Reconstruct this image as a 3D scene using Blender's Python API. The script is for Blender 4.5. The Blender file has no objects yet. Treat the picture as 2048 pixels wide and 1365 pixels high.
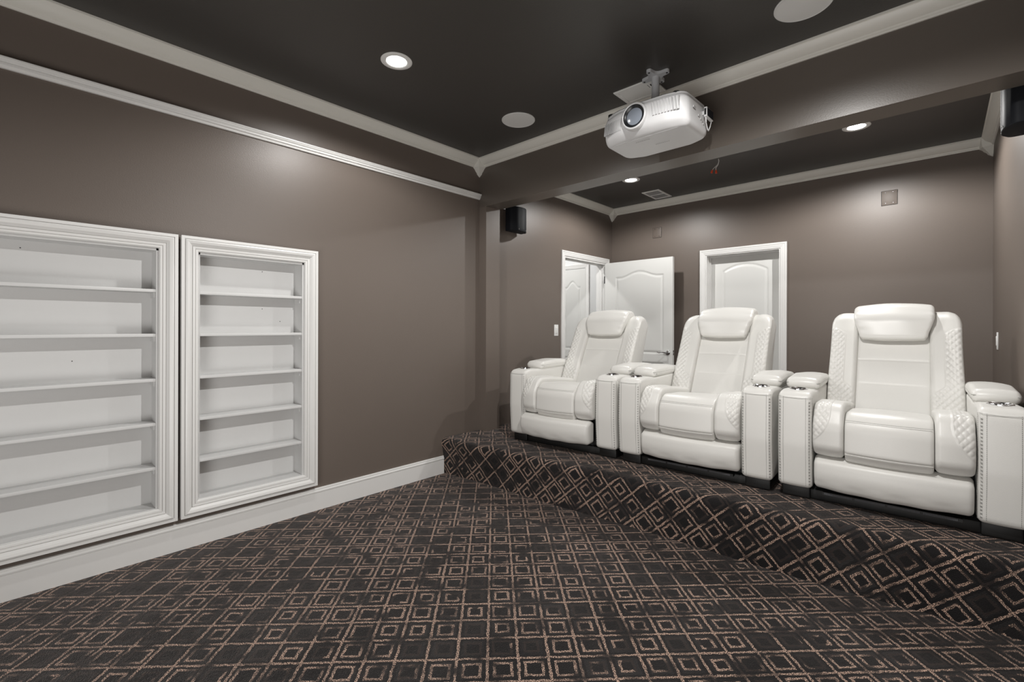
import bpy, bmesh, math, random
from mathutils import Vector, Matrix
random.seed(7)
PI = math.pi
sc = bpy.context.scene
COL = sc.collection

# ------------------------------------------------------------------ camera
FPX, TH, Y0, ROLL = 924.6, 0.7481, 653.6, 0.0023
cam_d = bpy.data.cameras.new('camera')
cam = bpy.data.objects.new('camera', cam_d)
COL.objects.link(cam)
cam_d.sensor_fit = 'HORIZONTAL'
cam_d.sensor_width = 36.0
cam_d.lens = 36.0 * FPX / 2048.0
cam_d.shift_y = (Y0 - 682.5) / 2048.0
cam_d.clip_start = 0.02
Fv = Vector((-math.sin(TH), math.cos(TH), 0))
R0 = Vector((math.cos(TH), math.sin(TH), 0))
Up0 = Vector((0, 0, 1))
Rv = R0 * math.cos(ROLL) + Up0 * math.sin(ROLL)
Uv = -R0 * math.sin(ROLL) + Up0 * math.cos(ROLL)
m = Matrix((Rv, Uv, -Fv)).transposed().to_4x4()
m.translation = Vector((3.1124, 0, 1.25))
cam.matrix_world = m
sc.camera = cam

# ------------------------------------------------------------------ world, exposure, lights
w = bpy.data.worlds.new('world'); sc.world = w; w.use_nodes = True
w.node_tree.nodes['Background'].inputs[0].default_value = (0.8, 0.85, 1.0, 1)
w.node_tree.nodes['Background'].inputs[1].default_value = 0.15
sc.view_settings.view_transform = 'Standard'
sc.view_settings.look = 'None'
sc.view_settings.gamma = 1.0
sc.view_settings.use_curve_mapping = False
sc.view_settings.exposure = 0.0

CZ, CZB = 2.77, 2.75            # ceiling heights: front room, alcove behind the beam
XR, YB, YBB, YK, YF = 3.411, 2.91, 3.085, 5.245, -1.6

def area(name, loc, size, power, rot=(0, 0, 0), shape='DISK', sy=None, spread=PI, col=(1, .985, .96)):
    l = bpy.data.lights.new(name, 'AREA'); l.shape = shape; l.size = size
    if sy: l.size_y = sy
    l.energy = power; l.spread = spread; l.color = col
    o = bpy.data.objects.new(name, l); o.location = loc; o.rotation_euler = rot
    COL.objects.link(o); return o
LAMPS = [((0.825, 1.488), CZ, 46, 163, 'front'), ((2.63, 1.50), CZ, 140, 165, 'front2'),
         ((0.792, 4.28), CZB, 52, 168, 'b1'), ((2.647, 4.274), CZB, 84, 168, 'b2')]
for (x, y), z, pw, sp, n in LAMPS:
    l = bpy.data.lights.new('ceiling_lamp_light', 'SPOT'); l.energy = pw; l.spot_size = math.radians(sp); l.spot_blend = .36
    l.shadow_soft_size = .03; l.color = (1, .985, .96)
    o = bpy.data.objects.new('ceiling_lamp_light', l); o.location = (x, y, z - .045); COL.objects.link(o)
# added soft fill lights behind the camera, with no real source there
area('fill_light', (2.75, -1.15, .85), 1.5, 13, rot=(math.radians(76), 0, math.radians(28)), shape='RECTANGLE', sy=1.4, spread=2.4)
area('bounce_fill_light', (2.5, -.9, .35), 2.0, 42, rot=(math.radians(146), 0, 0), shape='RECTANGLE', sy=1.0)

# ------------------------------------------------------------------ materials
def lin(r, g, b):
    f = lambda c: (c / 255 / 12.92) if c / 255 <= .04045 else ((c / 255 + .055) / 1.055) ** 2.4
    return (f(r), f(g), f(b), 1)
def mat(name, col, rough=.5, metal=0, spec=.5, bump=0, bscale=300, var=0, vscale=3, coat=0, emit=None):
    mt = bpy.data.materials.new(name); mt.use_nodes = True
    nt = mt.node_tree; b = nt.nodes['Principled BSDF']
    b.inputs['Base Color'].default_value = col
    b.inputs['Roughness'].default_value = rough
    b.inputs['Metallic'].default_value = metal
    b.inputs['Specular IOR Level'].default_value = spec
    if coat: b.inputs['Coat Weight'].default_value = coat; b.inputs['Coat Roughness'].default_value = .15
    if emit:
        b.inputs['Emission Color'].default_value = emit[0]; b.inputs['Emission Strength'].default_value = emit[1]
    tc = nt.nodes.new('ShaderNodeTexCoord')
    if bump:
        n = nt.nodes.new('ShaderNodeTexNoise'); n.inputs['Scale'].default_value = bscale; n.inputs['Detail'].default_value = 3
        bp = nt.nodes.new('ShaderNodeBump'); bp.inputs['Strength'].default_value = bump; bp.inputs['Distance'].default_value = .002
        nt.links.new(tc.outputs['Object'], n.inputs['Vector']); nt.links.new(n.outputs['Fac'], bp.inputs['Height'])
        nt.links.new(bp.outputs['Normal'], b.inputs['Normal'])
    if var:
        n = nt.nodes.new('ShaderNodeTexNoise'); n.inputs['Scale'].default_value = vscale; n.inputs['Detail'].default_value = 5
        mx = nt.nodes.new('ShaderNodeMix'); mx.data_type = 'RGBA'
        mx.inputs[6].default_value = tuple(c * (1 - var) for c in col[:3]) + (1,)
        mx.inputs[7].default_value = tuple(min(1, c * (1 + var)) for c in col[:3]) + (1,)
        nt.links.new(tc.outputs['Object'], n.inputs['Vector']); nt.links.new(n.outputs['Fac'], mx.inputs[0])
        nt.links.new(mx.outputs[2], b.inputs['Base Color'])
    return mt
WALL = mat('brown eggshell wall paint', (.148, .121, .103, 1), .43, spec=.5, bump=.2, bscale=160, var=.05, vscale=1.2)
BEAMP = mat('brown semi gloss beam paint', (.125, .106, .090, 1), .34, spec=.5, bump=.1, bscale=160)
CEIL = mat('dark brown ceiling paint', (.056, .052, .048, 1), .40, spec=.45, bump=.2, bscale=160, var=.05, vscale=1.2)
WHITE = mat('white satin trim paint', (.78, .775, .76, 1), .33, bump=.08, bscale=60)
CREAM = mat('off white crown paint', (.78, .765, .71, 1), .4, bump=.08, bscale=60)
SHELF = mat('white shelf board', (.67, .67, .665, 1), .45, bump=.1, bscale=120)
DOORW = mat('white door paint', (.72, .72, .70, 1), .38, bump=.06, bscale=90)
LEATH = mat('white bonded leather', (.715, .705, .675, 1), .36, bump=.22, bscale=420)
LEATH2 = mat('white leather smooth', (.725, .715, .685, 1), .33, bump=.15, bscale=420)
THREAD = mat('grey thread', (.20, .20, .19, 1), .7)
SEAM = mat('grey seam thread', (.36, .36, .34, 1), .7)  # one even grey for seams and piping
BLACK = mat('black plastic base', (.006, .006, .006, 1), .55)
GREYM = mat('grey woven tape', (.10, .10, .11, 1), .8)
CHROME = mat('chrome', (.75, .75, .76, 1), .12, metal=1)
DARKM = mat('dark steel', (.05, .05, .055, 1), .25, metal=.8)
PROJW = mat('projector white plastic', (.66, .66, .665, 1), .35)
PROJG = mat('projector grey plastic', (.45, .45, .45, 1), .5)
MOUNT = mat('mount grey paint', (.50, .51, .53, 1), .45)
LENSB = mat('lens barrel black', (.012, .013, .015, 1), .3)
LENSG = mat('lens glass', (.26, .29, .34, 1), .2, spec=.9, coat=1)  # grey-blue base colour stands in for the reflection in the glass
GLOSS = mat('gloss black speaker', (.008, .009, .012, 1), .62, spec=.2)
GRILLB = mat('black speaker cloth', (.010, .012, .014, 1), .7, bump=.5, bscale=900)
GRILLW = mat('white speaker grille', (.70, .70, .69, 1), .6, bump=.4, bscale=1200)
LAMPM = mat('lamp lens', (1, 1, 1, 1), .4, emit=((1, .985, .95, 1), 14))
ORANGE = mat('orange wire nut', lin(225, 80, 45), .45)
WIREW = mat('white wire', (.7, .68, .66, 1), .5)
VENTD = mat('dark duct', (.05, .05, .05, 1), .7)
PLATE = mat('brown painted cover plate', (.143, .116, .098, 1), .52, bump=.2, bscale=160)
HOLE = mat('nail hole and gap shade', (.03, .03, .03, 1), .8)
HALLW = mat('pale hall wall paint', (.74, .75, .75, 1), .5)

def carpet():
    mt = bpy.data.materials.new('patterned carpet'); mt.use_nodes = True
    nt = mt.node_tree; L = nt.links.new; b = nt.nodes['Principled BSDF']
    def N(t, **k):
        n = nt.nodes.new(t)
        for a, v in k.items(): setattr(n, a, v)
        return n
    def M(op, a, b_=None, c=None, clamp=False):
        n = N('ShaderNodeMath', operation=op); n.use_clamp = clamp
        for i, v in enumerate((a, b_, c)):
            if v is None: continue
            if isinstance(v, (int, float)): n.inputs[i].default_value = v
            else: L(v, n.inputs[i])
        return n.outputs[0]
    uv = N('ShaderNodeUVMap')
    # small wobble of the woven lines
    nz = N('ShaderNodeTexNoise'); nz.inputs['Scale'].default_value = 45; nz.inputs['Detail'].default_value = 2
    L(uv.outputs[0], nz.inputs['Vector'])
    va = N('ShaderNodeVectorMath', operation='MULTIPLY_ADD')
    L(nz.outputs['Color'], va.inputs[0]); va.inputs[1].default_value = (.012, .012, 0); L(uv.outputs[0], va.inputs[2])
    mp = N('ShaderNodeMapping'); mp.inputs['Rotation'].default_value = (0, 0, math.radians(45)); mp.inputs['Scale'].default_value = (1, 1, 1)
    L(va.outputs[0], mp.inputs['Vector'])
    P = 0.115
    sep = N('ShaderNodeSeparateXYZ'); L(mp.outputs[0], sep.inputs[0])
    u = M('DIVIDE', sep.outputs[0], P); v = M('DIVIDE', sep.outputs[1], P)
    cu = M('FLOOR', u); cv = M('FLOOR', v)
    fx = M('SUBTRACT', M('SUBTRACT', u, cu), .5); fy = M('SUBTRACT', M('SUBTRACT', v, cv), .5)
    cell = N('ShaderNodeCombineXYZ'); L(cu, cell.inputs[0]); L(cv, cell.inputs[1])
    wn = N('ShaderNodeTexWhiteNoise', noise_dimensions='3D'); L(cell.outputs[0], wn.inputs['Vector'])
    ws = N('ShaderNodeSeparateColor'); L(wn.outputs['Color'], ws.inputs[0])
    ax = M('ABSOLUTE', fx); ay = M('ABSOLUTE', fy)
    # ring centre drifts and size varies from cell to cell
    ox = M('MULTIPLY', M('SUBTRACT', ws.outputs[0], .5), .07); oy = M('MULTIPLY', M('SUBTRACT', ws.outputs[1], .5), .07)
    rx = M('ABSOLUTE', M('SUBTRACT', fx, ox)); ry = M('ABSOLUTE', M('SUBTRACT', fy, oy))
    d = M('MAXIMUM', rx, ry)
    rr = M('MULTIPLY_ADD', ws.outputs[2], .09, .215)
    ring = M('LESS_THAN', M('ABSOLUTE', M('SUBTRACT', d, rr)), .045)
    g = M('GREATER_THAN', M('MAXIMUM', ax, ay), .454)
    grid = g
    # dark bands either side of the grid line
    band = M('MULTIPLY', M('GREATER_THAN', M('MAXIMUM', ax, ay), .36), M('SUBTRACT', 1.0, g))
    inner = M('LESS_THAN', d, M('SUBTRACT', rr, .05))
    # whole cells and whole neighbourhoods where the light yarn drops out
    wn2 = N('ShaderNodeTexWhiteNoise', noise_dimensions='3D')
    vm = N('ShaderNodeVectorMath', operation='ADD'); L(cell.outputs[0], vm.inputs[0]); vm.inputs[1].default_value = (31.7, 11.3, 5)
    L(vm.outputs[0], wn2.inputs['Vector'])
    nb = N('ShaderNodeTexNoise'); nb.inputs['Scale'].default_value = 3.2; nb.inputs['Detail'].default_value = 2; L(uv.outputs[0], nb.inputs['Vector'])
    cellon = M('GREATER_THAN', M('MULTIPLY_ADD', nb.outputs['Fac'], 1.6, wn2.outputs['Value']), 1.0)
    nm = N('ShaderNodeTexNoise'); nm.inputs['Scale'].default_value = 9; nm.inputs['Detail'].default_value = 3
    L(uv.outputs[0], nm.inputs['Vector'])
    fade = N('ShaderNodeMapRange'); fade.inputs[1].default_value = .40; fade.inputs[2].default_value = .54; L(nm.outputs['Fac'], fade.inputs[0])
    fadeg = N('ShaderNodeMapRange'); fadeg.inputs[1].default_value = .36; fadeg.inputs[2].default_value = .50; L(nm.outputs['Fac'], fadeg.inputs[0])
    ringm = M('MULTIPLY', M('MULTIPLY', ring, cellon), fade.outputs[0])
    gridm = M('MULTIPLY', grid, fadeg.outputs[0])
    lines = M('MAXIMUM', ringm, gridm)
    # tufts: speckle
    sp = N('ShaderNodeTexNoise'); sp.inputs['Scale'].default_value = 260; sp.inputs['Detail'].default_value = 1; sp.inputs['Roughness'].default_value = .6
    L(uv.outputs[0], sp.inputs['Vector'])
    spk = N('ShaderNodeMapRange'); spk.inputs[1].default_value = .47; spk.inputs[2].default_value = .55; L(sp.outputs['Fac'], spk.inputs[0])
    tan = M('MULTIPLY', lines, spk.outputs[0])
    col0 = N('ShaderNodeMix', data_type='RGBA'); col0.inputs[6].default_value = (.007, .0065, .007, 1); col0.inputs[7].default_value = (.036, .033, .033, 1)
    nl = N('ShaderNodeTexNoise'); nl.inputs['Scale'].default_value = 2.0; nl.inputs['Detail'].default_value = 6; L(uv.outputs[0], nl.inputs['Vector'])
    ml = N('ShaderNodeMapRange'); ml.inputs[1].default_value = .38; ml.inputs[2].default_value = .62; L(nl.outputs['Fac'], ml.inputs[0])
    L(M('MULTIPLY_ADD', ml.outputs[0], .7, M('MULTIPLY', sp.outputs['Fac'], .4)), col0.inputs[0])
    col1 = N('ShaderNodeMix', data_type='RGBA'); L(M('MULTIPLY', M('MAXIMUM', band, inner), .55), col1.inputs[0])
    L(col0.outputs[2], col1.inputs[6]); col1.inputs[7].default_value = (.009, .0085, .009, 1)
    # faded line areas keep a brown ghost
    gh = M('MULTIPLY', M('MAXIMUM', ring, grid), .45)
    col2 = N('ShaderNodeMix', data_type='RGBA'); L(gh, col2.inputs[0]); L(col1.outputs[2], col2.inputs[6]); col2.inputs[7].default_value = (.042, .030, .026, 1)
    col3 = N('ShaderNodeMix', data_type='RGBA'); L(tan, col3.inputs[0]); L(col2.outputs[2], col3.inputs[6]); col3.inputs[7].default_value = (.62, .425, .33, 1)
    L(col3.outputs[2], b.inputs['Base Color'])
    b.inputs['Roughness'].default_value = .9; b.inputs['Specular IOR Level'].default_value = .15
    b.inputs['Sheen Weight'].default_value = .35; b.inputs['Sheen Roughness'].default_value = .35; b.inputs['Sheen Tint'].default_value = (1, .92, .88, 1)
    bp = N('ShaderNodeBump'); bp.inputs['Strength'].default_value = .8; bp.inputs['Distance'].default_value = .006
    nf = N('ShaderNodeTexNoise'); nf.inputs['Scale'].default_value = 240; nf.inputs['Detail'].default_value = 2; L(uv.outputs[0], nf.inputs['Vector'])
    nw = N('ShaderNodeTexNoise'); nw.inputs['Scale'].default_value = 14; nw.inputs['Detail'].default_value = 3; L(uv.outputs[0], nw.inputs['Vector'])
    L(M('ADD', M('MULTIPLY', nw.outputs['Fac'], 1.2), M('MULTIPLY_ADD', lines, .15, M('MULTIPLY', nf.outputs['Fac'], .8))), bp.inputs['Height'])
    L(bp.outputs[0], b.inputs['Normal'])
    return mt
CARPET = carpet()

# ------------------------------------------------------------------ mesh helpers
def link(name, me, mt, parent=None, smooth=False):
    me.materials.append(mt)
    if smooth:
        # a face keeps flat shading when every one of its edges is sharp
        se = me.attributes.get('sharp_edge'); fl = [d.value for d in se.data] if se else None
        for p in me.polygons: p.use_smooth = not (fl and all(fl[me.loops[i].edge_index] for i in p.loop_indices))
        me.update()
    o = bpy.data.objects.new(name, me); COL.objects.link(o)
    if parent is not None: o.parent = parent
    return o
def mesh(name, vs, fs, mt, parent=None, smooth=False, sharp=None):
    me = bpy.data.meshes.new(name); me.from_pydata([tuple(v) for v in vs], [], fs); me.update()
    bm = bmesh.new(); bm.from_mesh(me); bmesh.ops.recalc_face_normals(bm, faces=bm.faces)
    if sharp:
        for e in bm.edges:
            if len(e.link_faces) == 2 and e.calc_face_angle(0) > sharp: e.smooth = False
    bm.to_mesh(me); bm.free()
    return link(name, me, mt, parent, smooth)
class MB:
    """collects simple solids into one mesh"""
    def __init__(s): s.v = []; s.f = []
    def add(s, v, f):
        k = len(s.v); s.v += [tuple(p) for p in v]; s.f += [tuple(i + k for i in q) for q in f]; return s
    def box(s, a, b, M=None):
        x0, y0, z0 = a; x1, y1, z1 = b
        v = [Vector(p) for p in ((x0, y0, z0), (x1, y0, z0), (x1, y1, z0), (x0, y1, z0), (x0, y0, z1), (x1, y0, z1), (x1, y1, z1), (x0, y1, z1))]
        if M: v = [M @ p for p in v]
        return s.add(v, [(0, 3, 2, 1), (4, 5, 6, 7), (0, 1, 5, 4), (1, 2, 6, 5), (2, 3, 7, 6), (3, 0, 4, 7)])
    def tube(s, pts, r, n=8, cap=True):
        pts = [Vector(p) for p in pts]; rings = []
        for i, p in enumerate(pts):
            t = (pts[min(i + 1, len(pts) - 1)] - pts[max(i - 1, 0)]).normalized()
            a = Vector((0, 0, 1)) if abs(t.z) < .9 else Vector((1, 0, 0))
            e1 = t.cross(a).normalized(); e2 = t.cross(e1)
            rr = r[i] if isinstance(r, (list, tuple)) else r
            rings.append([p + (e1 * math.cos(2 * PI * k / n) + e2 * math.sin(2 * PI * k / n)) * rr for k in range(n)])
        v = [q for g in rings for q in g]; f = []
        for i in range(len(pts) - 1):
            for k in range(n): f.append((i * n + k, i * n + (k + 1) % n, (i + 1) * n + (k + 1) % n, (i + 1) * n + k))
        if cap: f += [tuple(range(n))[::-1], tuple((len(pts) - 1) * n + k for k in range(n))]
        return s.add(v, f)
    def lathe(s, prof, n=40, M=None, cap=True):
        """prof: (r, z) list turned about local z"""
        v = []; f = []
        for r, z in prof:
            for k in range(n):
                p = Vector((r * math.cos(2 * PI * k / n), r * math.sin(2 * PI * k / n), z)); v.append(M @ p if M else p)
        for i in range(len(prof) - 1):
            for k in range(n): f.append((i * n + k, i * n + (k + 1) % n, (i + 1) * n + (k + 1) % n, (i + 1) * n + k))
        if cap and prof[0][0] > 1e-5: f.append(tuple(range(n))[::-1])
        if cap and prof[-1][0] > 1e-5: f.append(tuple((len(prof) - 1) * n + k for k in range(n)))
        return s.add(v, f)
    def obj(s, name, mt, parent=None, smooth=False, bevel=0, seg=2, sharp=.6):
        me = bpy.data.meshes.new(name); me.from_pydata(s.v, [], s.f); me.update()
        bm = bmesh.new(); bm.from_mesh(me)
        bmesh.ops.remove_doubles(bm, verts=bm.verts, dist=1e-6)
        bmesh.ops.recalc_face_normals(bm, faces=bm.faces)
        if bevel:
            es = [e for e in bm.edges if len(e.link_faces) == 2 and e.calc_face_angle(0) > .5]
            bmesh.ops.bevel(bm, geom=es, offset=bevel, segments=seg, profile=.5, affect='EDGES'); smooth = True
        if smooth:
            for e in bm.edges:
                if len(e.link_faces) == 2 and e.calc_face_angle(0) > sharp: e.smooth = False
        bm.to_mesh(me); bm.free()
        return link(name, me, mt, parent, smooth)
def box(name, a, b, mt, parent=None, bevel=0): return MB().box(a, b).obj(name, mt, parent, bevel=bevel)
def tag(o, label=None, cat=None, group=None, kind=None):
    if label: o['label'] = label
    if cat: o['category'] = cat
    if group: o['group'] = group
    if kind: o['kind'] = kind
    return o
def thing(name, loc, label, cat, group=None, kind=None, rz=0):
    o = bpy.data.objects.new(name, None); COL.objects.link(o); o.location = loc; o.rotation_euler = (0, 0, rz)
    o.empty_display_size = .1
    return tag(o, label, cat, group, kind)
def copy_tree(o, parent=None):
    c = o.copy(); COL.objects.link(c); c.parent = parent
    for ch in o.children: copy_tree(ch, c)
    return c
def run(name, p0, p1, out, prof, mt, parent=None, smooth=True):
    """extrude a moulding profile (out, up) from p0 to p1"""
    p0, p1, out = Vector(p0), Vector(p1), Vector(out); n = len(prof)
    v = [p + out * a + Vector((0, 0, b)) for p in (p0, p1) for a, b in prof]
    f = [(i, (i + 1) % n, n + (i + 1) % n, n + i) for i in range(n)] + [tuple(range(n)), tuple(range(n, 2 * n))[::-1]]
    return mesh(name, v, f, mt, parent, smooth, sharp=.35)
def frame_rails(name, rect, prof, mt, parent, to3, sides=(0, 1, 2, 3)):
    """mitred mouldings round a rectangle (a0,b0,a1,b1); prof (inset, height); to3 maps (a,b,h) to 3-D"""
    a0, b0, a1, b1 = rect; n = len(prof)
    for k in sides:
        v = []
        for w_, h in prof:
            c = [(a0 + w_, b0 + w_), (a1 - w_, b0 + w_), (a1 - w_, b1 - w_), (a0 + w_, b1 - w_)]
            v.append(to3(*c[k], h)); v.append(to3(*c[(k + 1) % 4], h))
        f = [(2 * i, 2 * i + 1, 2 * ((i + 1) % n) + 1, 2 * ((i + 1) % n)) for i in range(n)]
        f += [tuple(2 * i for i in range(n)), tuple(2 * i + 1 for i in range(n))[::-1]]
        mesh(name, v, f, mt, parent, True, sharp=.3)
def quads(name, rects, to3, mt, **k):
    v = []; f = []
    for a0, b0, a1, b1 in rects:
        i = len(v); v += [to3(a0, b0), to3(a1, b0), to3(a1, b1), to3(a0, b1)]; f.append((i, i + 1, i + 2, i + 3))
    return mesh(name, v, f, mt, **k)

# ------------------------------------------------------------------ room shell
EDGE = [(-.05, 2.50), (0, 2.502), (.35, 2.538), (.6, 2.556), (.84, 2.560), (1.15, 2.575), (1.35, 2.596), (1.69, 2.622), (2.0, 2.636),
        (2.38, 2.648), (2.6, 2.660), (2.75, 2.671), (2.88, 2.688), (3.03, 2.712), (3.2, 2.728), (3.36, 2.742), (3.5, 2.75)]
def edge(x):
    for (a, p), (b, q) in zip(EDGE, EDGE[1:]):
        if x <= b: return p + (q - p) * (x - a) / (b - a)
    return EDGE[-1][1]
def uvmesh(name, vs, fs, uvs, mt, smooth=False):
    me = bpy.data.meshes.new(name); me.from_pydata(vs, [], fs); me.update()
    ul = me.uv_layers.new(name='UVMap')
    for l in me.loops: ul.data[l.index].uv = uvs[l.vertex_index]
    return link(name, me, mt, None, smooth)
fv = [(-1.6, YF - .1, 0), (XR + .1, YF - .1, 0), (XR + .1, YK + .9, 0), (-1.6, YK + .9, 0)]
tag(uvmesh('floor', fv, [(0, 1, 2, 3)], [(v[0], v[1]) for v in fv], CARPET), 'dark carpet with tan nested squares on the lower floor', 'floor', kind='structure')
# raised platform, carpet wrapped over its rounded bowed front
def build_platform():
    H, r, nx = .30, .045, 130; vs = []; uvs = []; fs = []
    for i in range(nx + 1):
        x = XR * i / nx; ye = edge(x)
        over = .030 * max(0, 1 - x / 1.3)
        wob = .006 * math.sin(x * 9.1 + 1) + .004 * math.sin(x * 23)
        sec = []
        for k in range(7):
            t = k / 6; sec.append((ye + (-over + wob) * t ** 1.5 + .006 * math.sin(PI * t), (H - r) * t))
        yt = sec[-1][0]
        for k in range(1, 9):
            a = PI / 2 * k / 8; sec.append((yt + r * (1 - math.cos(a)), H - r + r * math.sin(a) + .003 * math.sin(x * 14) * math.sin(a)))
        yl = sec[-1][0]
        for k in range(1, 13):
            t = k / 12; sec.append((yl + (4.05 - yl) * t ** 1.6, H + .003 * math.sin(x * 14) * (1 - t) ** 6))
        sec.append((4.05, 0))
        s = 0; acc = []
        for j, (a, b) in enumerate(sec):
            if j: s += math.hypot(a - sec[j - 1][0], b - sec[j - 1][1])
            acc.append(s)
        off = ye - .32
        for (a, b), q in zip(sec, acc): vs.append((x, a, b)); uvs.append((x, off + q))
    n = len(sec)
    for i in range(nx):
        for j in range(n - 1): fs.append((i * n + j, (i + 1) * n + j, (i + 1) * n + j + 1, i * n + j + 1))
    return uvmesh('floor_platform', vs, fs, uvs, CARPET, True)
tag(build_platform(), 'raised carpeted platform with a bowed front step under the white recliners', 'platform', kind='structure')

def S(name, a, b, mt, label, cat): return tag(box(name, a, b, mt), label, cat, kind='structure')
S('ceiling', (-.1, YF - .1, CZ), (XR + .1, YBB, CZ + .1), CEIL, 'dark brown ceiling of the front room with the projector', 'ceiling')
S('ceiling_alcove', (-1.6, YBB, CZB), (XR + .1, YK + .9, CZB + .12), CEIL, 'dark brown ceiling over the recliner alcove behind the beam', 'ceiling')
# left wall with the two recesses and the door opening
UB, UT = .2575 - .003, 1.671
U1 = (-.28, .530); U2 = (.711, 1.306)
D1 = (4.215, 5.100, 2.050)
def lw(parts):
    mb = MB()
    for y0, z0, y1, z1 in parts: mb.box((-.12, y0, z0), (0, y1, z1))
    return mb
lwm = lw([(YF - .1, 0, U1[0], CZ), (U1[0], 0, U1[1], UB), (U1[0], UT, U1[1], CZ), (U1[1], 0, U2[0], CZ), (U2[0], 0, U2[1], UB),
          (U2[0], UT, U2[1], CZ), (U2[1], 0, D1[0], CZ), (D1[0], D1[2], D1[1], CZ), (D1[1], 0, YK + .3, CZ)])
lwm.box((-.135, -.4, .1), (-.12, 1.5, 1.8))
tag(lwm.obj('wall_left', WALL), 'long brown wall holding the two white bookcases', 'wall', kind='structure')
D2 = (1.187, 1.927, 2.050)
bw = MB()
for x0, z0, x1, z1 in [(-.12, 0, D2[0], CZ), (D2[0], D2[2], D2[1], CZ), (D2[1], 0, XR + .12, CZ)]: bw.box((x0, YK, z0), (x1, YK + .15, z1))
tag(bw.obj('wall_back', WALL), 'brown wall behind the recliners with the recessed white door', 'wall', kind='structure')
S('wall_right', (XR, YF - .1, 0), (XR + .12, YK + .15, CZ + .02), WALL, 'brown side wall at the right edge beside the right recliner', 'wall')
S('wall_front', (-.1, YF - .12, 0), (XR + .1, YF, CZ + .02), WALL, 'brown wall behind the viewer', 'wall')
S('wall_header', (0, YB, 2.341), (XR, YBB, CZ + .02), BEAMP, 'dropped brown beam crossing the room behind the projector', 'beam')
S('wall_pilaster', (0, YB, .0), (.09, YBB, 2.341), WALL, 'narrow brown pilaster carrying the left end of the beam', 'pilaster')

CROWN = [(0, 0), (.068, 0), (.068, -.010), (.062, -.013), (.058, -.020), (.050, -.034), (.036, -.048), (.024, -.056), (.018, -.058), (.016, -.066), (.010, -.070), (.008, -.076), (0, -.076)]
T = 0
def trim(n, p0, p1, out, prof, mt, label):
    return tag(run('trim_%d' % n, p0, p1, out, prof, mt), label, 'moulding', kind='structure')
trim(1, (0, YF, CZ), (0, YB, CZ), (1, 0, 0), CROWN, CREAM, 'white crown moulding along the top of the left wall above the bookcases')
trim(2, (0, YB, CZ), (XR, YB, CZ), (0, -1, 0), CROWN, CREAM, 'white crown moulding along the top of the beam behind the projector')
trim(3, (0, YBB, CZB), (0, YK, CZB), (1, 0, 0), CROWN, CREAM, 'short white crown moulding over the open door in the alcove')
trim(4, (0, YK, CZB), (XR, YK, CZB), (0, -1, 0), CROWN, CREAM, 'white crown moulding along the top of the back wall')
trim(5, (XR, YBB, CZB), (XR, YK, CZB), (-1, 0, 0), CROWN, CREAM, 'short white crown moulding on the right wall of the alcove')
RAIL = [(0, 0), (.012, 0), (.014, .006), (.016, .012), (.024, .014), (.025, .022), (.022, .024), (.030, .030), (.033, .038), (.036, .040), (.036, .046), (0, .046)]
trim(6, (0, YF, 2.412), (0, YB - .004, 2.412), (1, 0, 0), RAIL, WHITE, 'thin white picture rail moulding ending at the beam')
BASE = [(0, 0), (.015, 0), (.015, .116), (.012, .117), (.012, .120), (.017, .1215), (.018, .128), (.0145, .135), (.0105, .136), (.0105, .139), (.0135, .1405), (.0125, .146), (.008, .149), (0, .149)]
tag(run('baseboard_left', (0, YF, 0), (0, edge(0) - .01, 0), (1, 0, 0), BASE, WHITE), 'tall white baseboard under the bookcases', 'baseboard', kind='structure')
tag(run('baseboard_back', (0, YK, 0), (D2[0] - .06, YK, 0), (0, -1, 0), BASE, WHITE), 'white baseboard at the foot of the back wall beside the doors', 'baseboard', kind='structure')
tag(run('baseboard_back_right', (D2[1] + .06, YK, 0), (XR, YK, 0), (0, -1, 0), BASE, WHITE), 'white baseboard at the foot of the back wall behind the right recliner', 'baseboard', kind='structure')
# pointed corner blocks where crown runs meet
def corner_block(n, x, y, sx, sy, cz, label):
    prof = [(.088, 0), (.088, -.012), (.084, -.050), (.078, -.078), (.060, -.092), (.052, -.104), (.036, -.118), (.030, -.130), (.014, -.142), (.002, -.150)]
    vs = []; fs = []
    for a, z in prof: vs += [(x, y, cz + z), (x + sx * a, y, cz + z), (x + sx * a * .80, y + sy * a * .80, cz + z), (x, y + sy * a, cz + z)]
    for i in range(len(prof) - 1):
        for k in range(4): fs.append((4 * i + k, 4 * i + (k + 1) % 4, 4 * i + 4 + (k + 1) % 4, 4 * i + 4 + k))
    fs += [(0, 1, 2, 3), tuple(4 * (len(prof) - 1) + k for k in range(4))]
    tag(mesh('trim_%d' % n, vs, fs, CREAM, None, True, sharp=.5), label, 'moulding', kind='structure')
corner_block(7, 0, YB, 1, -1, CZ, 'pointed corner block of the crown where left wall meets beam')
corner_block(8, 0, YK, 1, -1, CZB, 'pointed corner block of the crown above the open white door')
corner_block(9, XR, YK, -1, -1, CZB, 'large corner block of the crown at the far right corner')

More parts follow.
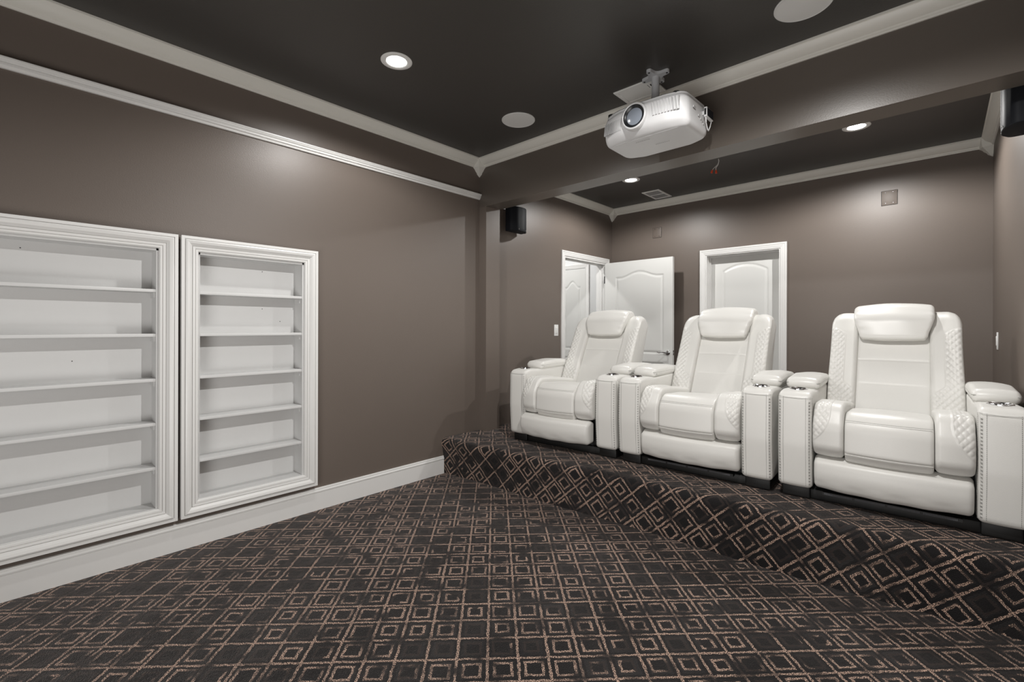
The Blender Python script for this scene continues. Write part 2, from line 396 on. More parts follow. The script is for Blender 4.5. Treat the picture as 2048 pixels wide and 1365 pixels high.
# ------------------------------------------------------------------ bookcases
FR = [(0, -.0), (0, .034), (.015, .034), (.0155, .029), (.018, .029), (.019, .037), (.026, .040), (.038, .036), (.047, .028), (.051, .0245), (.0515, .020),
      (.0535, .020), (.054, .027), (.066, .025), (.0665, .020), (.0685, .020), (.069, .024), (.078, .023), (.083, .017), (.083, -.0)]
def bookcase(yr, outer, label, cat):
    y0, y1 = yr; xb = -.100
    t = thing('bookcase', (0, y0, 0), label, cat)
    o = lambda a, b: ((a[0], a[1] - y0, a[2]), (b[0], b[1] - y0, b[2]))
    box('back_panel', *o((xb - .012, y0, .2575), (xb, y1, 1.668)), SHELF, t)
    box('side_panel', *o((xb, y0 - .0, .2575), (0.018, y0 + .010, 1.668)), SHELF, t)
    box('side_panel', *o((xb, y1 - .010, .2575), (0.018, y1, 1.668)), SHELF, t)
    box('top_panel', *o((xb, y0, 1.656), (.018, y1, 1.668)), SHELF, t)
    box('bottom_panel', *o((xb, y0, .2575), (.022, y1, .267)), SHELF, t)
    for z in (1.4385, 1.199, .957, .719, .481):
        box('shelf', *o((xb, y0 + .010, z - .008), (.016, y1 - .0105, z + .008)), SHELF, t, bevel=.0008)
        box('shelf_support', *o((xb + .012, y1 - .017, z - .036), (-.012, y1 - .010, z - .0085)), SHELF, t)
        box('shelf_support', *o((xb + .012, y0 + .010, z - .036), (-.012, y0 + .017, z - .0085)), SHELF, t)
    frame_rails('frame_rail', (outer[0], outer[1], outer[2], outer[3]), FR, WHITE, t, lambda a, b, h: (.014 + h, a - y0, b))
    return t
b1 = bookcase(U1, (U1[0] - .083, .181, U1[1] + .083, 1.750), 'white built-in bookcase at the left edge, the nearer and wider of two', 'bookcase')
b2 = bookcase(U2, (U2[0] - .083, .181, U2[1] + .083, 1.751), 'white built-in bookcase nearer the beam, the complete one of two', 'bookcase')
for b, lst in ((b1, [(.2, 1.07), (.02, 1.62)]), (b2, [(.97 + .12, 1.60), (1.09, 1.36), (1.20, 1.28)])):
    for y, z in lst:
        MB().lathe([(.0, .0014), (.0024, .0012), (.0026, 0)], 10, Matrix.Translation((-.0998, y - b.location.y, z)) @ Matrix.Rotation(PI / 2, 4, 'Y')).obj('nail_hole', HOLE, b)
# small dark specks on the walls
# ------------------------------------------------------------------ doors
def door_face_h(x, z, W, Hh, arches):
    h = 0
    for (x0, x1, z0, z1, rise, ogee) in arches:
        cxm = (x0 + x1) / 2; hw = (x1 - x0) / 2; u_ = abs(x - cxm) / hw
        if ogee: zt = z1 - rise + rise * (.5 + .5 * math.cos(PI * min(1, u_ / .82)))
        else: zt = z1 - rise * min(1, u_) ** 2
        d = min(x - x0, x1 - x, z - z0, (zt - z) * .93)
        if d > 0:
            if d < .006: g = -.007 * d / .006
            elif d < .014: g = -.007
            elif d < .034: g = -.007 + .007 * (d - .014) / .020
            else: g = 0
            h = g
    return h
def door_leaf(W, Hh, arches, T_=.036, mt=DOORW, parent=None, name='door_leaf', nx=110, nz=220):
    """leaf in local x 0..W, y 0 (face) .. T_, z 0..H; embossed front"""
    vs = []; fs = []
    for j in range(nz + 1):
        for i in range(nx + 1):
            x = W * i / nx; z = Hh * j / nz; vs.append((x, -door_face_h(x, z, W, Hh, arches), z))
    N = nx + 1
    for j in range(nz):
        for i in range(nx): fs.append((j * N + i, j * N + i + 1, (j + 1) * N + i + 1, (j + 1) * N + i))
    k = len(vs); vs += [(0, T_, 0), (W, T_, 0), (W, T_, Hh), (0, T_, Hh)]
    fs.append((k, k + 3, k + 2, k + 1))
    fs.append(tuple(range(N)) [::-1] + (k, k + 1)); fs.append(tuple(nz * N + i for i in range(N)) + (k + 2, k + 3))
    fs.append(tuple(j * N for j in range(nz + 1)) + (k + 3, k)); fs.append(tuple(j * N + nx for j in range(nz, -1, -1)) + (k + 1, k + 2))
    return mesh(name, vs, fs, mt, parent, True, sharp=.8)
CAS = [(0, 0), (0, .015), (.004, .019), (.016, .019), (.019, .016), (.030, .015), (.040, .012), (.050, .010), (.056, .010), (.059, .007), (.059, 0)]
def lever(parent, M):
    g = bpy.data.objects.new('door_handle', None)
    me = MB().lathe([(.0, .010), (.020, .010), (.027, .006), (.030, 0)], 28, M)
    me.tube([M @ Vector(p) for p in ((0, 0, .0), (0, 0, .045))], .009, 12)
    me.tube([M @ Vector(p) for p in ((.004, 0, .046), (-.02, .004, .048), (-.05, .006, .048), (-.08, -.002, .047), (-.10, .006, .046), (-.112, .010, .046))], [.009, .0085, .007, .006, .0065, .004], 10)
    bpy.data.objects.remove(g)
    return tag(me.obj('door_handle', CHROME, parent, smooth=True, sharp=.9), 'chrome lever handle')
# door 1: doorway in the left wall, its leaf swung back along the back wall
t = thing('door_1', (0, 5.10, 0), 'open white panel door swung flat before the back wall, with its doorway', 'door', kind='structure')
oy = 5.10
frame_rails('casing', (D1[0] - .059, -.2, D1[1] + .059, D1[2] + .059), CAS, WHITE, t, lambda a, b, h: (h, a - oy, max(b, 0)), sides=(1, 2, 3))
box('jamb', (-.13, D1[0] - oy - .0, 0), (.002, D1[0] - oy + .018, D1[2] - .018), WHITE, t)
box('jamb', (-.13, D1[1] - oy - .018, 0), (.002, D1[1] - oy, D1[2] - .018), WHITE, t)
box('jamb', (-.13, D1[0] - oy, D1[2] - .018), (.002, D1[1] - oy, D1[2]), WHITE, t)
box('door_stop', (-.075, D1[1] - oy - .030, 0), (-.045, D1[1] - oy - .018, D1[2] - .03), WHITE, t)
box('door_stop', (-.075, D1[0] - oy + .018, D1[2] - .030), (-.045, D1[1] - oy - .018, D1[2] - .018), WHITE, t)
AR = [(.155, .775, .93, 1.905, .062, True), (.155, .775, .24, .83, 0, False)]
lf = door_leaf(.885, 2.03, AR, parent=t); lf.location = (.022, -.058, .012); lf.rotation_euler = (0, 0, math.radians(-1.2))
lv = lever(lf, Matrix.Translation((.826, 0, .945)) @ Matrix.Rotation(PI / 2, 4, 'X'))
MB().box((.884, .006, .92), (.8865, .030, .975)).tube([(.886, .018, .948), (.897, .018, .948)], .006, 10).obj('latch', CHROME, lf)
for z in (.25, 1.05, 1.78):
    MB().tube([(-.006, .0, z), (-.006, .0, z + .09)], .0065, 10).box((-.004, .002, z), (.0, .03, z + .09)).obj('hinge', DARKM, lf)
# hall seen through the open doorway
S('wall_hall_back', (-1.6, 5.30, 0), (-.13, 5.40, CZB), HALLW, 'pale hall wall seen through the open doorway', 'wall')
S('wall_hall_left', (-1.7, 3.5, 0), (-1.6, 5.4, CZB), HALLW, 'pale side wall of the hall beyond the doorway', 'wall')
S('wall_hall_front', (-1.6, 3.5, 0), (-.13, 3.6, CZB), HALLW, 'pale near wall of the hall beyond the doorway', 'wall')
t3 = thing('door_3', (-.885, 5.30, 0), 'narrow white closet door seen through the open doorway', 'door', kind='structure')
frame_rails('casing', (-.059, -.2, .509, 2.06 + .05), CAS, WHITE, t3, lambda a, b, h: (a, -h, max(b, 0)), sides=(1, 2, 3))
l3 = door_leaf(.45, 2.03, [(.10, .37, .93, 1.875, .085, True), (.10, .37, .24, .82, 0, False)], T_=.01, parent=t3, nx=50, nz=200); l3.location = (0, -.010, .01)
area('hall_lamp_light', (-.8, 4.5, CZB - .03), .15, 19)
# door 2: closed leaf deep in the opening of the back wall
t2 = thing('door_2', ((D2[0] + D2[1]) / 2, YK, 0), 'closed white arched panel door recessed in the back wall behind the middle recliner', 'door', kind='structure')
ox = t2.location.x
frame_rails('casing', (D2[0] - .059, -.2, D2[1] + .059, D2[2] + .055), CAS, WHITE, t2, lambda a, b, h: (a - ox, -h, max(b, 0)), sides=(1, 2, 3))
box('jamb', (D2[0] - ox, -.002, 0), (D2[0] - ox + .012, .16, D2[2]), WHITE, t2)
box('jamb', (D2[1] - ox - .012, -.002, 0), (D2[1] - ox, .16, D2[2]), WHITE, t2)
box('jamb', (D2[0] - ox + .012, -.002, D2[2] - .012), (D2[1] - ox - .012, .16, D2[2]), WHITE, t2)
for a, b in (((D2[0] - ox + .012, .095, 0), (D2[0] - ox + .026, .115, D2[2] - .012)), ((D2[1] - ox - .026, .095, 0), (D2[1] - ox - .012, .115, D2[2] - .012)), ((D2[0] - ox + .026, .095, D2[2] - .026), (D2[1] - ox - .026, .115, D2[2] - .012))):
    box('door_stop', a, b, WHITE, t2)
W2 = D2[1] - D2[0] - .03
l2 = door_leaf(W2, 2.02, [(.125, W2 - .125, .93, 1.935, .075, False), (.125, W2 - .125, .24, .82, 0, False)], parent=t2); l2.location = (-W2 / 2, .118, .008)

# ------------------------------------------------------------------ ceiling fixtures
def downlight(x, y, z, label, r=.088):
    t = thing('recessed_light', (x, y, z), label, 'ceiling light', 'recessed ceiling lights')
    MB().lathe([(r, 0), (r, -.003), (r - .006, -.006), (.062, -.006), (.056, -.003), (.054, 0)], 48, cap=False).obj('trim_ring', WHITE, t, smooth=True)
    MB().lathe([(.056, -.003), (.050, -.0045), (.0, -.006)], 40).obj('lamp', LAMPM, t, smooth=True)
    return t
for ((x, y), z, pw, sp, n), lb in zip(LAMPS, ['lit round recessed light in the front ceiling above the bookcases', 'lit round recessed light in the front ceiling, out of frame right of the projector',
        'lit round recessed light in the alcove ceiling near the air vent', 'lit round recessed light in the alcove ceiling above the right recliner']):
    downlight(x, y, z, lb)
def ceil_speaker(x, y, label):
    t = thing('ceiling_speaker', (x, y, CZ), label, 'speaker', 'round ceiling speakers')
    MB().lathe([(.122, 0), (.122, -.004), (.118, -.007), (.114, -.0055)], 56, cap=False).obj('rim', GRILLW, t, smooth=True)
    MB().lathe([(.114, -.0055), (.06, -.0075), (0, -.008)], 48).obj('grille', GRILLW, t, smooth=True)
ceil_speaker(.833, 2.52, 'flat round white ceiling speaker near the corner of the crown moulding')
ceil_speaker(2.635, 2.525, 'flat round white ceiling speaker cut off by the top edge, right of the projector')
# air vent
t = thing('air_vent', (.757, 4.94, CZB), 'white rectangular air vent in the alcove ceiling', 'vent')
frame_rails('vent_frame', (-.10, -.17, .10, .17), [(0, 0), (0, .006), (.004, .009), (.018, .009), (.022, .005), (.022, 0)], WHITE, t, lambda a, b, h: (a, b, -h))
box('backing', (-.08, -.15, -.001), (.08, .15, -.0005), VENTD, t)
box('cross_bar', (-.078, -.006, -.009), (.078, .006, -.002), WHITE, t)
for k in range(13):
    x = -.072 + .012 * k
    for s in (-1, 1):
        MB().box((-.0008, 0, -.007), (.0008, .141, .0), Matrix.Translation((x, s * .0765 - .0705, 0)) @ Matrix.Rotation(.5, 4, 'Y')).obj('slat', PROJG, t)
# loose wires
t = thing('loose_wires', (1.655, 4.27, CZB), 'two loose ceiling wires with orange wire nuts', 'wires')
MB().tube([(0, 0, 0), (.004, 0, -.02), (-.002, 0, -.05), (-.022, .0, -.075), (-.020, 0, -.098)], .0035, 8).obj('wire', WIREW, t, smooth=True)
MB().tube([(0, 0, 0), (.002, 0, -.03), (-.014, 0, -.055), (-.045, 0, -.078), (-.052, 0, -.088)], .002, 8).obj('wire', WIREW, t, smooth=True)
for a, b in (((-.020, 0, -.095), (-.018, 0, -.125)), ((-.052, 0, -.086), (-.060, 0, -.114))):
    MB().tube([a, ((Vector(a) + Vector(b)) / 2), b], [.0045, .008, .009], 10).obj('wire_nut', ORANGE, t, smooth=True)

# access hatch in the ceiling behind the projector pole
t = thing('access_hatch', (1.685, 2.745, CZ), 'white square access hatch in the ceiling behind the projector pole', 'hatch')
frame_rails('hatch_frame', (-.135, -.100, .135, .096), [(0, 0), (0, .006), (.003, .008), (.022, .008), (.024, .005), (.024, 0)], WHITE, t, lambda a, b, h: (a, b, -h))
box('hatch_door', (-.110, -.075, -.005), (.110, .071, -.001), WHITE, t)
box('latch_slot', (.075, -.05, -.0056), (.078, -.01, -.0050), BLACK, t)

# ------------------------------------------------------------------ loft: cushions and shells
def fillet(pts, seg=8):
    """pts: (a, b, r) closed -> list of rounded points"""
    out = []; n = len(pts)
    for i in range(n):
        p = Vector(pts[i][:2]); a = Vector(pts[i - 1][:2]); b = Vector(pts[(i + 1) % n][:2]); r = pts[i][2] if len(pts[i]) > 2 else 0
        if r <= 0: out.append(p); continue
        u_ = (a - p).normalized(); v_ = (b - p).normalized(); ang = u_.angle(v_)
        d = min(r / math.tan(ang / 2), (a - p).length * .49, (b - p).length * .49); rr = d * math.tan(ang / 2)
        p0 = p + u_ * d; p1 = p + v_ * d; c = p + (u_ + v_).normalized() * (rr / math.sin(ang / 2))
        a0 = math.atan2((p0 - c).y, (p0 - c).x); a1 = math.atan2((p1 - c).y, (p1 - c).x); da = (a1 - a0 + PI) % (2 * PI) - PI
        for k in range(seg + 1): out.append(c + Vector((math.cos(a0 + da * k / seg), math.sin(a0 + da * k / seg))) * rr)
    return out
def resample(pts, ds):
    n = len(pts); L = [0]
    for i in range(n): L.append(L[-1] + (pts[(i + 1) % n] - pts[i]).length)
    N = max(12, int(L[-1] / ds)); out = []; j = 0
    for k in range(N):
        s = L[-1] * k / N
        while L[j + 1] < s: j += 1
        t_ = (s - L[j]) / max(1e-9, L[j + 1] - L[j]); out.append(pts[j].lerp(pts[(j + 1) % n], t_))
    return out
def loft(name, prof, x0, x1, r, mt, parent, nx=8, ds=.012, ne=6, bulge=0, disp=None, warp=None, axis='x', seg=8, smooth=True, sharp=None):
    P = resample(fillet(prof, seg), ds); n = len(P)
    area_ = sum(P[i].x * P[(i + 1) % n].y - P[(i + 1) % n].x * P[i].y for i in range(n))
    sg = 1 if area_ > 0 else -1
    Nn = []
    for i in range(n):
        t_ = P[(i + 1) % n] - P[i - 1]; q = Vector((t_.y, -t_.x)) * sg; Nn.append(q.normalized() if q.length > 1e-9 else Vector((0, 0)))
    st = []
    for k in range(ne + 1): a = PI / 2 * k / ne; st.append((x0 + r * (1 - math.cos(a)), r * (1 - math.sin(a))))
    for k in range(1, nx): st.append((x0 + r + (x1 - x0 - 2 * r) * k / nx, 0))
    for k in range(ne, -1, -1): a = PI / 2 * k / ne; st.append((x1 - r * (1 - math.cos(a)), r * (1 - math.sin(a))))
    vs = []; fs = []
    for x, ins in st:
        tt = (x - x0) / (x1 - x0); bl = bulge * (1 - (2 * tt - 1) ** 2)
        for i in range(n):
            d = (disp(x, P[i].x, P[i].y, i / n) if disp else 0) + bl - ins
            a, b = P[i].x + Nn[i].x * d, P[i].y + Nn[i].y * d
            p = (x, a, b) if axis == 'x' else (a, b, x)
            vs.append(warp(*p) if warp else p)
    m_ = len(st)
    for j in range(m_ - 1):
        for i in range(n): fs.append((j * n + i, j * n + (i + 1) % n, (j + 1) * n + (i + 1) % n, (j + 1) * n + i))
    for j in (0, m_ - 1):
        c = sum((Vector(vs[j * n + i]) for i in range(n)), Vector()) / n; vs.append(tuple(c)); k = len(vs) - 1
        for i in range(n): fs.append((j * n + i, j * n + (i + 1) % n, k))
    return mesh(name, vs, fs, mt, parent, smooth, sharp=sharp)

# ------------------------------------------------------------------ recliner
def quilt(a, b, L=.040, h=.0045):
    u_ = (a + b) / L; v_ = (a - b) / L
    return h * (abs(math.sin(PI * u_) * math.sin(PI * v_)) ** .45) - .001
def sstep(e0, e1, x):
    t_ = max(0, min(1, (x - e0) / (e1 - e0))); return t_ * t_ * (3 - 2 * t_)
def bow(x, y, z):   # seat front bows outward in the middle
    k = .030 * (1 - (x / .32) ** 2) * max(0, 1 - max(0, y) / .30)
    return (x, y - k, z)
def make_recliner(name, label, shift=0.0):
    t = thing(name, (0, 0, 0), label, 'recliner')
    # --- black base, and a black filler box standing in for shade in the gaps
    MB().box((-.465, .045, .004), (-.330, .80, .074)).box((.330, .045, .004), (.465, .80, .074)).box((-.335, .06, .004), (.335, .80, .060)).obj('base', BLACK, t, bevel=.01)
    MB().box((-.312, .10, .06), (.312, .72, .36)).obj('gap_filler', BLACK, t, bevel=.005)
    sp = MB().box((-.27, .020 - shift, .050), (.27, .05 - shift, .066)); sp.obj('grip_strip', BLACK, t)
    tk = MB()
    for k in range(96):
        x = -.262 + .0055 * k
        if k % 24 < 22: tk.box((x, .0185 - shift, .053), (x + .0032, .0205 - shift, .063))
    tag(tk.obj('strip_ticks', GREYM, t), kind='stuff')
    # --- arms
    for s in (-1, 1):
        xa, xb = (-.480, -.317) if s < 0 else (.317, .480)
        AP = [(.012, .070, .02), (-.004, .30, .3), (.0, .585, .050), (.10, .596, .1), (.24, .588, .03), (.80, .60, .03), (.82, .070, .03)]
        arm = loft('arm', AP, xa, xb, .022, LEATH, t, nx=6, ds=.014, bulge=.003)
        xc = (xa + xb) / 2
        # lidded storage cushion
        LP = [(.250, .590, .015), (.242, .620, .015), (.262, .644, .03), (.46, .656, .2), (.70, .642, .03), (.725, .620, .02), (.715, .590, .015)]
        lid = loft('armrest_lid', LP, xa - .004, xb + .004, .022, LEATH2, t, nx=8, ds=.010, bulge=.010)
        pp = MB(); hx = .0815; q = .621
        rim = [(xc - hx + .006, .246), (xc + hx - .006, .246), (xc + hx, .26), (xc + hx, .70), (xc + hx - .006, .722), (xc - hx + .006, .722), (xc - hx, .70), (xc - hx, .26), (xc - hx + .006, .246)]
        pp.tube([(a + (a - xc) * .035, b + (-.003 if b < .3 else .003), q) for a, b in rim], .0016, 6); pp.obj('piping', SEAM, lid)
        # cup holder
        MB().lathe([(.047, -.004), (.047, .004), (.043, .0065), (.039, .004), (.037, -.002), (.0, -.002)], 36, Matrix.Translation((xc, .120, .597))).obj('cup_holder', CHROME, t, smooth=True)
        MB().lathe([(.0365, .0), (.0, .0002)], 30, Matrix.Translation((xc, .120, .5968))).obj('cup_well', DARKM, t, smooth=True)
        # stitching on the arm front: a row of crosses and a dotted seam along both edges
        st = MB()
        def fy(z): return .012 - .016 * sstep(.07, .32, z) + .004 * sstep(.3, .56, z) - .0045
        for e in (-1, 1):
            xe = xc + e * .0700; z = .095
            while z < .555:
                y = fy(z) + .0026
                for dgn in (-1, 1):
                    M_ = Matrix.Translation((xe, y, z)) @ Matrix.Rotation(e * .5, 4, 'Z') @ Matrix.Rotation(dgn * .75, 4, 'Y')
                    st.box((-.0055, -.0009, -.0005), (.0055, .0007, .0005), M_)
                z += .0165
            xd = xc + e * .0535; z = .085
            while z < .562:
                y = fy(z) + .0004; st.box((xd - .0008, y - .0006, z), (xd + .0008, y + .0010, z + .0040)); z += .0085
            xs = xc + e * .0815; z = .085
            while z < .562:
                y = fy(z) + .017; st.box((xs - .0006, y - .0006, z), (xs + .0008, y + .0010, z + .0035)); z += .0085
        tag(st.obj('cross_stitching', THREAD, arm), kind='stuff')
        sm = MB(); sm.tube([(xc + u_ * .0775, fy(.565) + .0015 + (.010 if abs(u_) > .99 else 0), .566 - .006 * (1 - u_ * u_)) for u_ in (-1, -.85, -.5, 0, .5, .85, 1)], .0010, 6)
        sm.obj('seam', SEAM, arm)
    # --- footrest panel
    FP = [(.012, .086, .03), (-.012, .16, .2), (-.006, .232, .025), (.06, .262, .03), (.10, .24, .02), (.10, .090, .02)]
    def fdisp(x, a, b, q): return .0015 * math.sin(x * 38 + b * 25) * (1 if a < .03 and b < .13 else 0)
    fr = loft('footrest', FP, -.308, .308, .022, LEATH, t, nx=30, ds=.010, bulge=.006, warp=bow, disp=fdisp)
    # --- seat centre
    SP = [(.02, .254, .022), (-.016, .302, .05), (-.010, .445, .09), (.050, .508, .09), (.30, .490, .2), (.70, .44, .03), (.68, .25, .02)]
    def cdisp(x, a, b, q):
        d = -.0035 * math.exp(-((b - .302) / .0035) ** 2) if a < .05 else 0
        return d
    seat = loft('seat', SP, -.172, .172, .016, LEATH, t, nx=34, ds=.0035, bulge=.006, warp=bow, disp=cdisp)
    def yfront(z): return -.016 + (.010 * max(0, z - .40) / .05)
    for z, off in ((.4705, -.0005), (.2985, -.003)):
        pts = []
        for k in range(-8, 9):
            x = .168 * k / 8; y = (.0005 if z > .4 else -.0125) - .006 * (1 - (x / .172) ** 2)
            p = bow(x, y + off, z); pts.append(p)
        MB().tube(pts, .0011 if z > .4 else .0018, 6).obj('seam', SEAM if z > .4 else LEATH2, seat)
    # --- seat bolsters with quilted outer shoulders
    BP = [(.02, .268, .03), (-.020, .315, .06), (-.020, .430, .10), (.045, .540, .085), (.20, .535, .2), (.56, .490, .04), (.68, .44, .02), (.68, .25, .02)]
    for s in (-1, 1):
        def bd(x, a, b, q, s=s):
            f = (abs(x) - .172) / .140
            bound = .46 + .54 * max(0, (.50 - b) / .155) ** 2.2
            if a > .30: bound = .46
            m_ = sstep(bound, bound + .05, f) * (1 - sstep(.30, .34, a))
            rope = .0028 * math.exp(-((f - bound) / .028) ** 2) * (1 if (a < .3 and b > .33) else 0)
            arc = (b if a < .05 else .54 + (a - .05))
            return m_ * quilt(abs(x) * 1.0, arc * .9, .031, .0048) + rope
        xa, xb = (-.312, -.174) if s < 0 else (.174, .312)
        loft('seat_bolster', BP, xa, xb, .020, LEATH, t, nx=40, ds=.0042, ne=8, bulge=.005, warp=bow, disp=bd)
    # --- backrest centre
    def rake(x, y, z): return (x, y + .06 + .20 * (z - .40), z)
    CP = [(.470, .400, .03), (.585, .700, .3), (.688, .960, .08), (.740, 1.030, .05), (.82, 1.03, .06), (.72, .42, .04)]
    def kd(x, a, b, q):
        if a > .45 + (b - .40) * .48: return 0
        d = 0
        for zc in (.590, .745): d -= .0040 * math.exp(-((b - zc - .004 * math.cos(x * 9)) / .0030) ** 2)
        return d + .0030 * abs(math.sin(PI * (b - .435) / .155)) ** .6 * (1 - (abs(x) / .175) ** 4)
    loft('backrest', CP, -.176, .176, .010, LEATH, t, nx=26, ds=.0045, bulge=-.004, disp=kd, warp=rake)
    # --- wings
    WP = [(.440, .400, .03), (.550, .700, .3), (.640, .930, .10), (.690, 1.030, .075), (.80, 1.045, .06), (.865, .97, .06), (.74, .42, .04)]
    for s in (-1, 1):
        def wd(x, a, b, q, s=s):
            front = a < .44 + (b - .40) * .46 + .035
            if not front or b < .43: return 0
            f = (abs(x) - .172) / .150
            if b > .90: bound = .45 + .55 * min(1, ((b - .90) / .055)) ** 1.6
            elif b > .62: bound = .45
            else: bound = .45 - .47 * sstep(0, 1, (.62 - b) / .07)
            m_ = sstep(bound, bound + .05, f) * (1 - sstep(.945, .96, b)) * sstep(.43, .50, b)
            rope = .0022 * math.exp(-((f - bound) / .022) ** 2) if (.55 < b < .958) else 0
            return m_ * quilt(abs(x), b * .9, .031, .0056) + rope
        def ww(x, y, z, s=s):
            k = sstep(.45, .80, z) * (1 - .8 * sstep(.85, 1.04, z)); f = (abs(x) - .172) / .150
            fwd = -.018 * sstep(.2, 1, f)
            edge_ = .012 * sstep(.96, 1.05, z)
            return rake(x + s * (-.004 * k * f - edge_ * f), y + fwd * sstep(.42, .6, z), z - .012 * sstep(.6, 1, f) * sstep(.9, 1.05, z))
        xa, xb = (-.318, -.172) if s < 0 else (.172, .318)
        loft('backrest_wing', WP, xa, xb, .024, LEATH, t, nx=40, ds=.0046, ne=8, bulge=.006, disp=wd, warp=ww)
    # --- headrest
    HP = [(.628, .872, .018), (.580, .884, .022), (.588, 1.01, .09), (.655, 1.090, .06), (.770, 1.100, .07), (.825, 1.04, .05), (.80, .95, .03)]
    def hd(x, a, b, q):
        e = min(x + .205, .205 - x); wv = math.exp(-(max(0, e) / .022))
        return wv * .0032 * math.sin(b * 130 + a * 90 + (1 if x > 0 else 0) * 1.3) - .001 * math.sin(x * 31 + b * 22) * .8
    def hw(x, y, z):
        k = .82 + .18 * sstep(.87, 1.03, z); return rake(x * k, y, z - .012 * (abs(x) / .205) ** 3 * sstep(1.0, 1.1, z))
    hr = loft('headrest', HP, -.197, .197, .022, LEATH2, t, nx=40, ds=.006, ne=8, bulge=.009, disp=hd, warp=hw)
    if shift:
        for o in t.children:
            if o.name.startswith('footrest'): o.location.y -= shift
            if o.name.startswith('seat'): o.location.y -= shift * .45
    return t
rc = make_recliner('recliner', 'white leather power recliner nearest the right wall, largest in view')
rc.location = (2.918, 2.945, .30); rc.rotation_euler = (0, 0, math.radians(2.0)); rc['group'] = 'white theatre recliners in a row'
r2 = copy_tree(rc); r2['label'] = 'white leather power recliner in the middle of the row of three'
r2.location = (1.930, 2.905, .30); r2.rotation_euler = (0, 0, math.radians(2.5))
r1 = copy_tree(rc); r1['label'] = 'white leather power recliner at the left end, before the open door, footrest slightly ajar'
r1.location = (.948, 2.855, .30); r1.rotation_euler = (0, 0, math.radians(4.5))
for ch in r1.children:
    if ch.name.startswith('footrest'): ch.location = (-.018, -.050, 0)
    elif ch.name.startswith('seat'): ch.location.y = -.022
    elif ch.name.startswith('grip') or ch.name.startswith('strip'): ch.location.y = .08

# ------------------------------------------------------------------ projector and mount
px, py, pz = 1.868, 2.39, 2.338
t = thing('projector', (px, py, pz), 'white video projector hanging under the ceiling before the beam', 'projector')
PL = [(-.258, .05, .06), (-.15, .004, .25), (0, -.006, .4), (.15, .004, .25), (.252, .030, .055), (.262, .33, .07), (.15, .375, .1), (-.15, .375, .1), (-.262, .33, .07)]
body = loft('body', PL, .0, .165, .030, PROJW, t, nx=6, ds=.012, ne=7, axis='z', bulge=.004,
            warp=lambda x, y, z: (x, y + .028 * (1 - sstep(0, .055, z)) * (1 - sstep(0, .15, y)), z + .006 * (1 - (x / .27) ** 2) * (1 if z > .07 else 0)))
loft('top_cover', [(a * .97, b * .97 + .006, r_) for a, b, r_ in PL], .165, .178, .011, PROJW, t, nx=2, ds=.014, axis='z')
# lens
LM = Matrix.Translation((-.026, -.018, .100)) @ Matrix.Rotation(PI / 2, 4, 'X')
lens = MB().lathe([(.078, -.045), (.077, -.006), (.073, .004), (.068, .007), (.064, .004), (.062, -.004)], 56, LM, cap=False).obj('lens_ring', PROJW, t, smooth=True)
MB().lathe([(.0635, .003), (.061, .0025), (.055, -.003), (.049, -.006), (.047, -.007), (.046, -.007)], 56, LM, cap=False).obj('lens_barrel', LENSB, t, smooth=True)
MB().lathe([(.0475, -.007), (.035, -.003), (.015, -.0005), (0, 0)], 48, LM).obj('lens_glass', LENSG, t, smooth=True)
# slatted exhaust grille at the right of the front
yf = lambda x: -.003 + .55 * max(0, x - .05) ** 2
MB().box((.080, .010, .072), (.222, .03, .146)).obj('grille_recess', PROJG, t)
for k in range(9):
    x = .084 + .0165 * k
    MB().box((-.0042, -.012, -.036), (.0042, .020, .036), Matrix.Translation((x, yf(x) + .004, .109)) @ Matrix.Rotation(-.10, 4, 'Y')).obj('grille_slat', PROJW, t)
for k in range(12):
    x = -.232 + .0105 * k
    MB().box((-.0012, -.004, -.034), (.0012, .01, .034), Matrix.Translation((x, yf(-x) + .0012, .085)) @ Matrix.Rotation(.12, 4, 'Y')).obj('intake_slat', PROJG, t)
# underside details
MB().box((-.20, .055, -.0045), (.20, .057, -.0035)).obj('bottom_seam', PROJG, t)
lab = MB()
for k in range(7): lab.box((-.075 + .013 * k, .10, -.0046), (-.066 + .013 * k, .105, -.0040))
for k in range(8): lab.box((.0 + .011 * k, .20, -.0046), (.008 + .011 * k, .206, -.0040))
lab.obj('faint_print', PROJG, t)
MB().tube([(.195, .04, .172), (.195, .04, .182)], .018, 20).obj('foot', BLACK, t, smooth=True)
MB().tube([(-.205, .05, .172), (-.205, .05, .181)], .022, 20).obj('foot', BLACK, t, smooth=True)
for a, b, c in ((.10, .10, .03), (.17, .075, .02), (.20, .065, .016), (.22, .06, .016), (.24, .05, .012)): MB().box((.262, a, b), (.2665, a + c, b + .010)).obj('side_port', PROJG, t)
# wireless receiver box clipped to the right side with its bent wire
rb = MB().box((.272, .225, .085), (.290, .325, .140)).obj('receiver', PROJW, t, bevel=.004)
MB().box((.2895, .232, .090), (.2915, .318, .135)).obj('receiver_face', GLOSS, rb)
MB().box((.276, .2235, .095), (.286, .226, .130)).obj('receiver_port', BLACK, rb)
MB().tube([(.280, .235, .086), (.280, .240, .060), (.280, .262, .022), (.280, .275, .020), (.280, .305, .055), (.280, .318, .086)], .0032, 8).obj('wire_clip', PROJW, t, smooth=True)
MB().box((.258, .23, .10), (.273, .30, .12)).obj('receiver_bracket', PROJW, t)

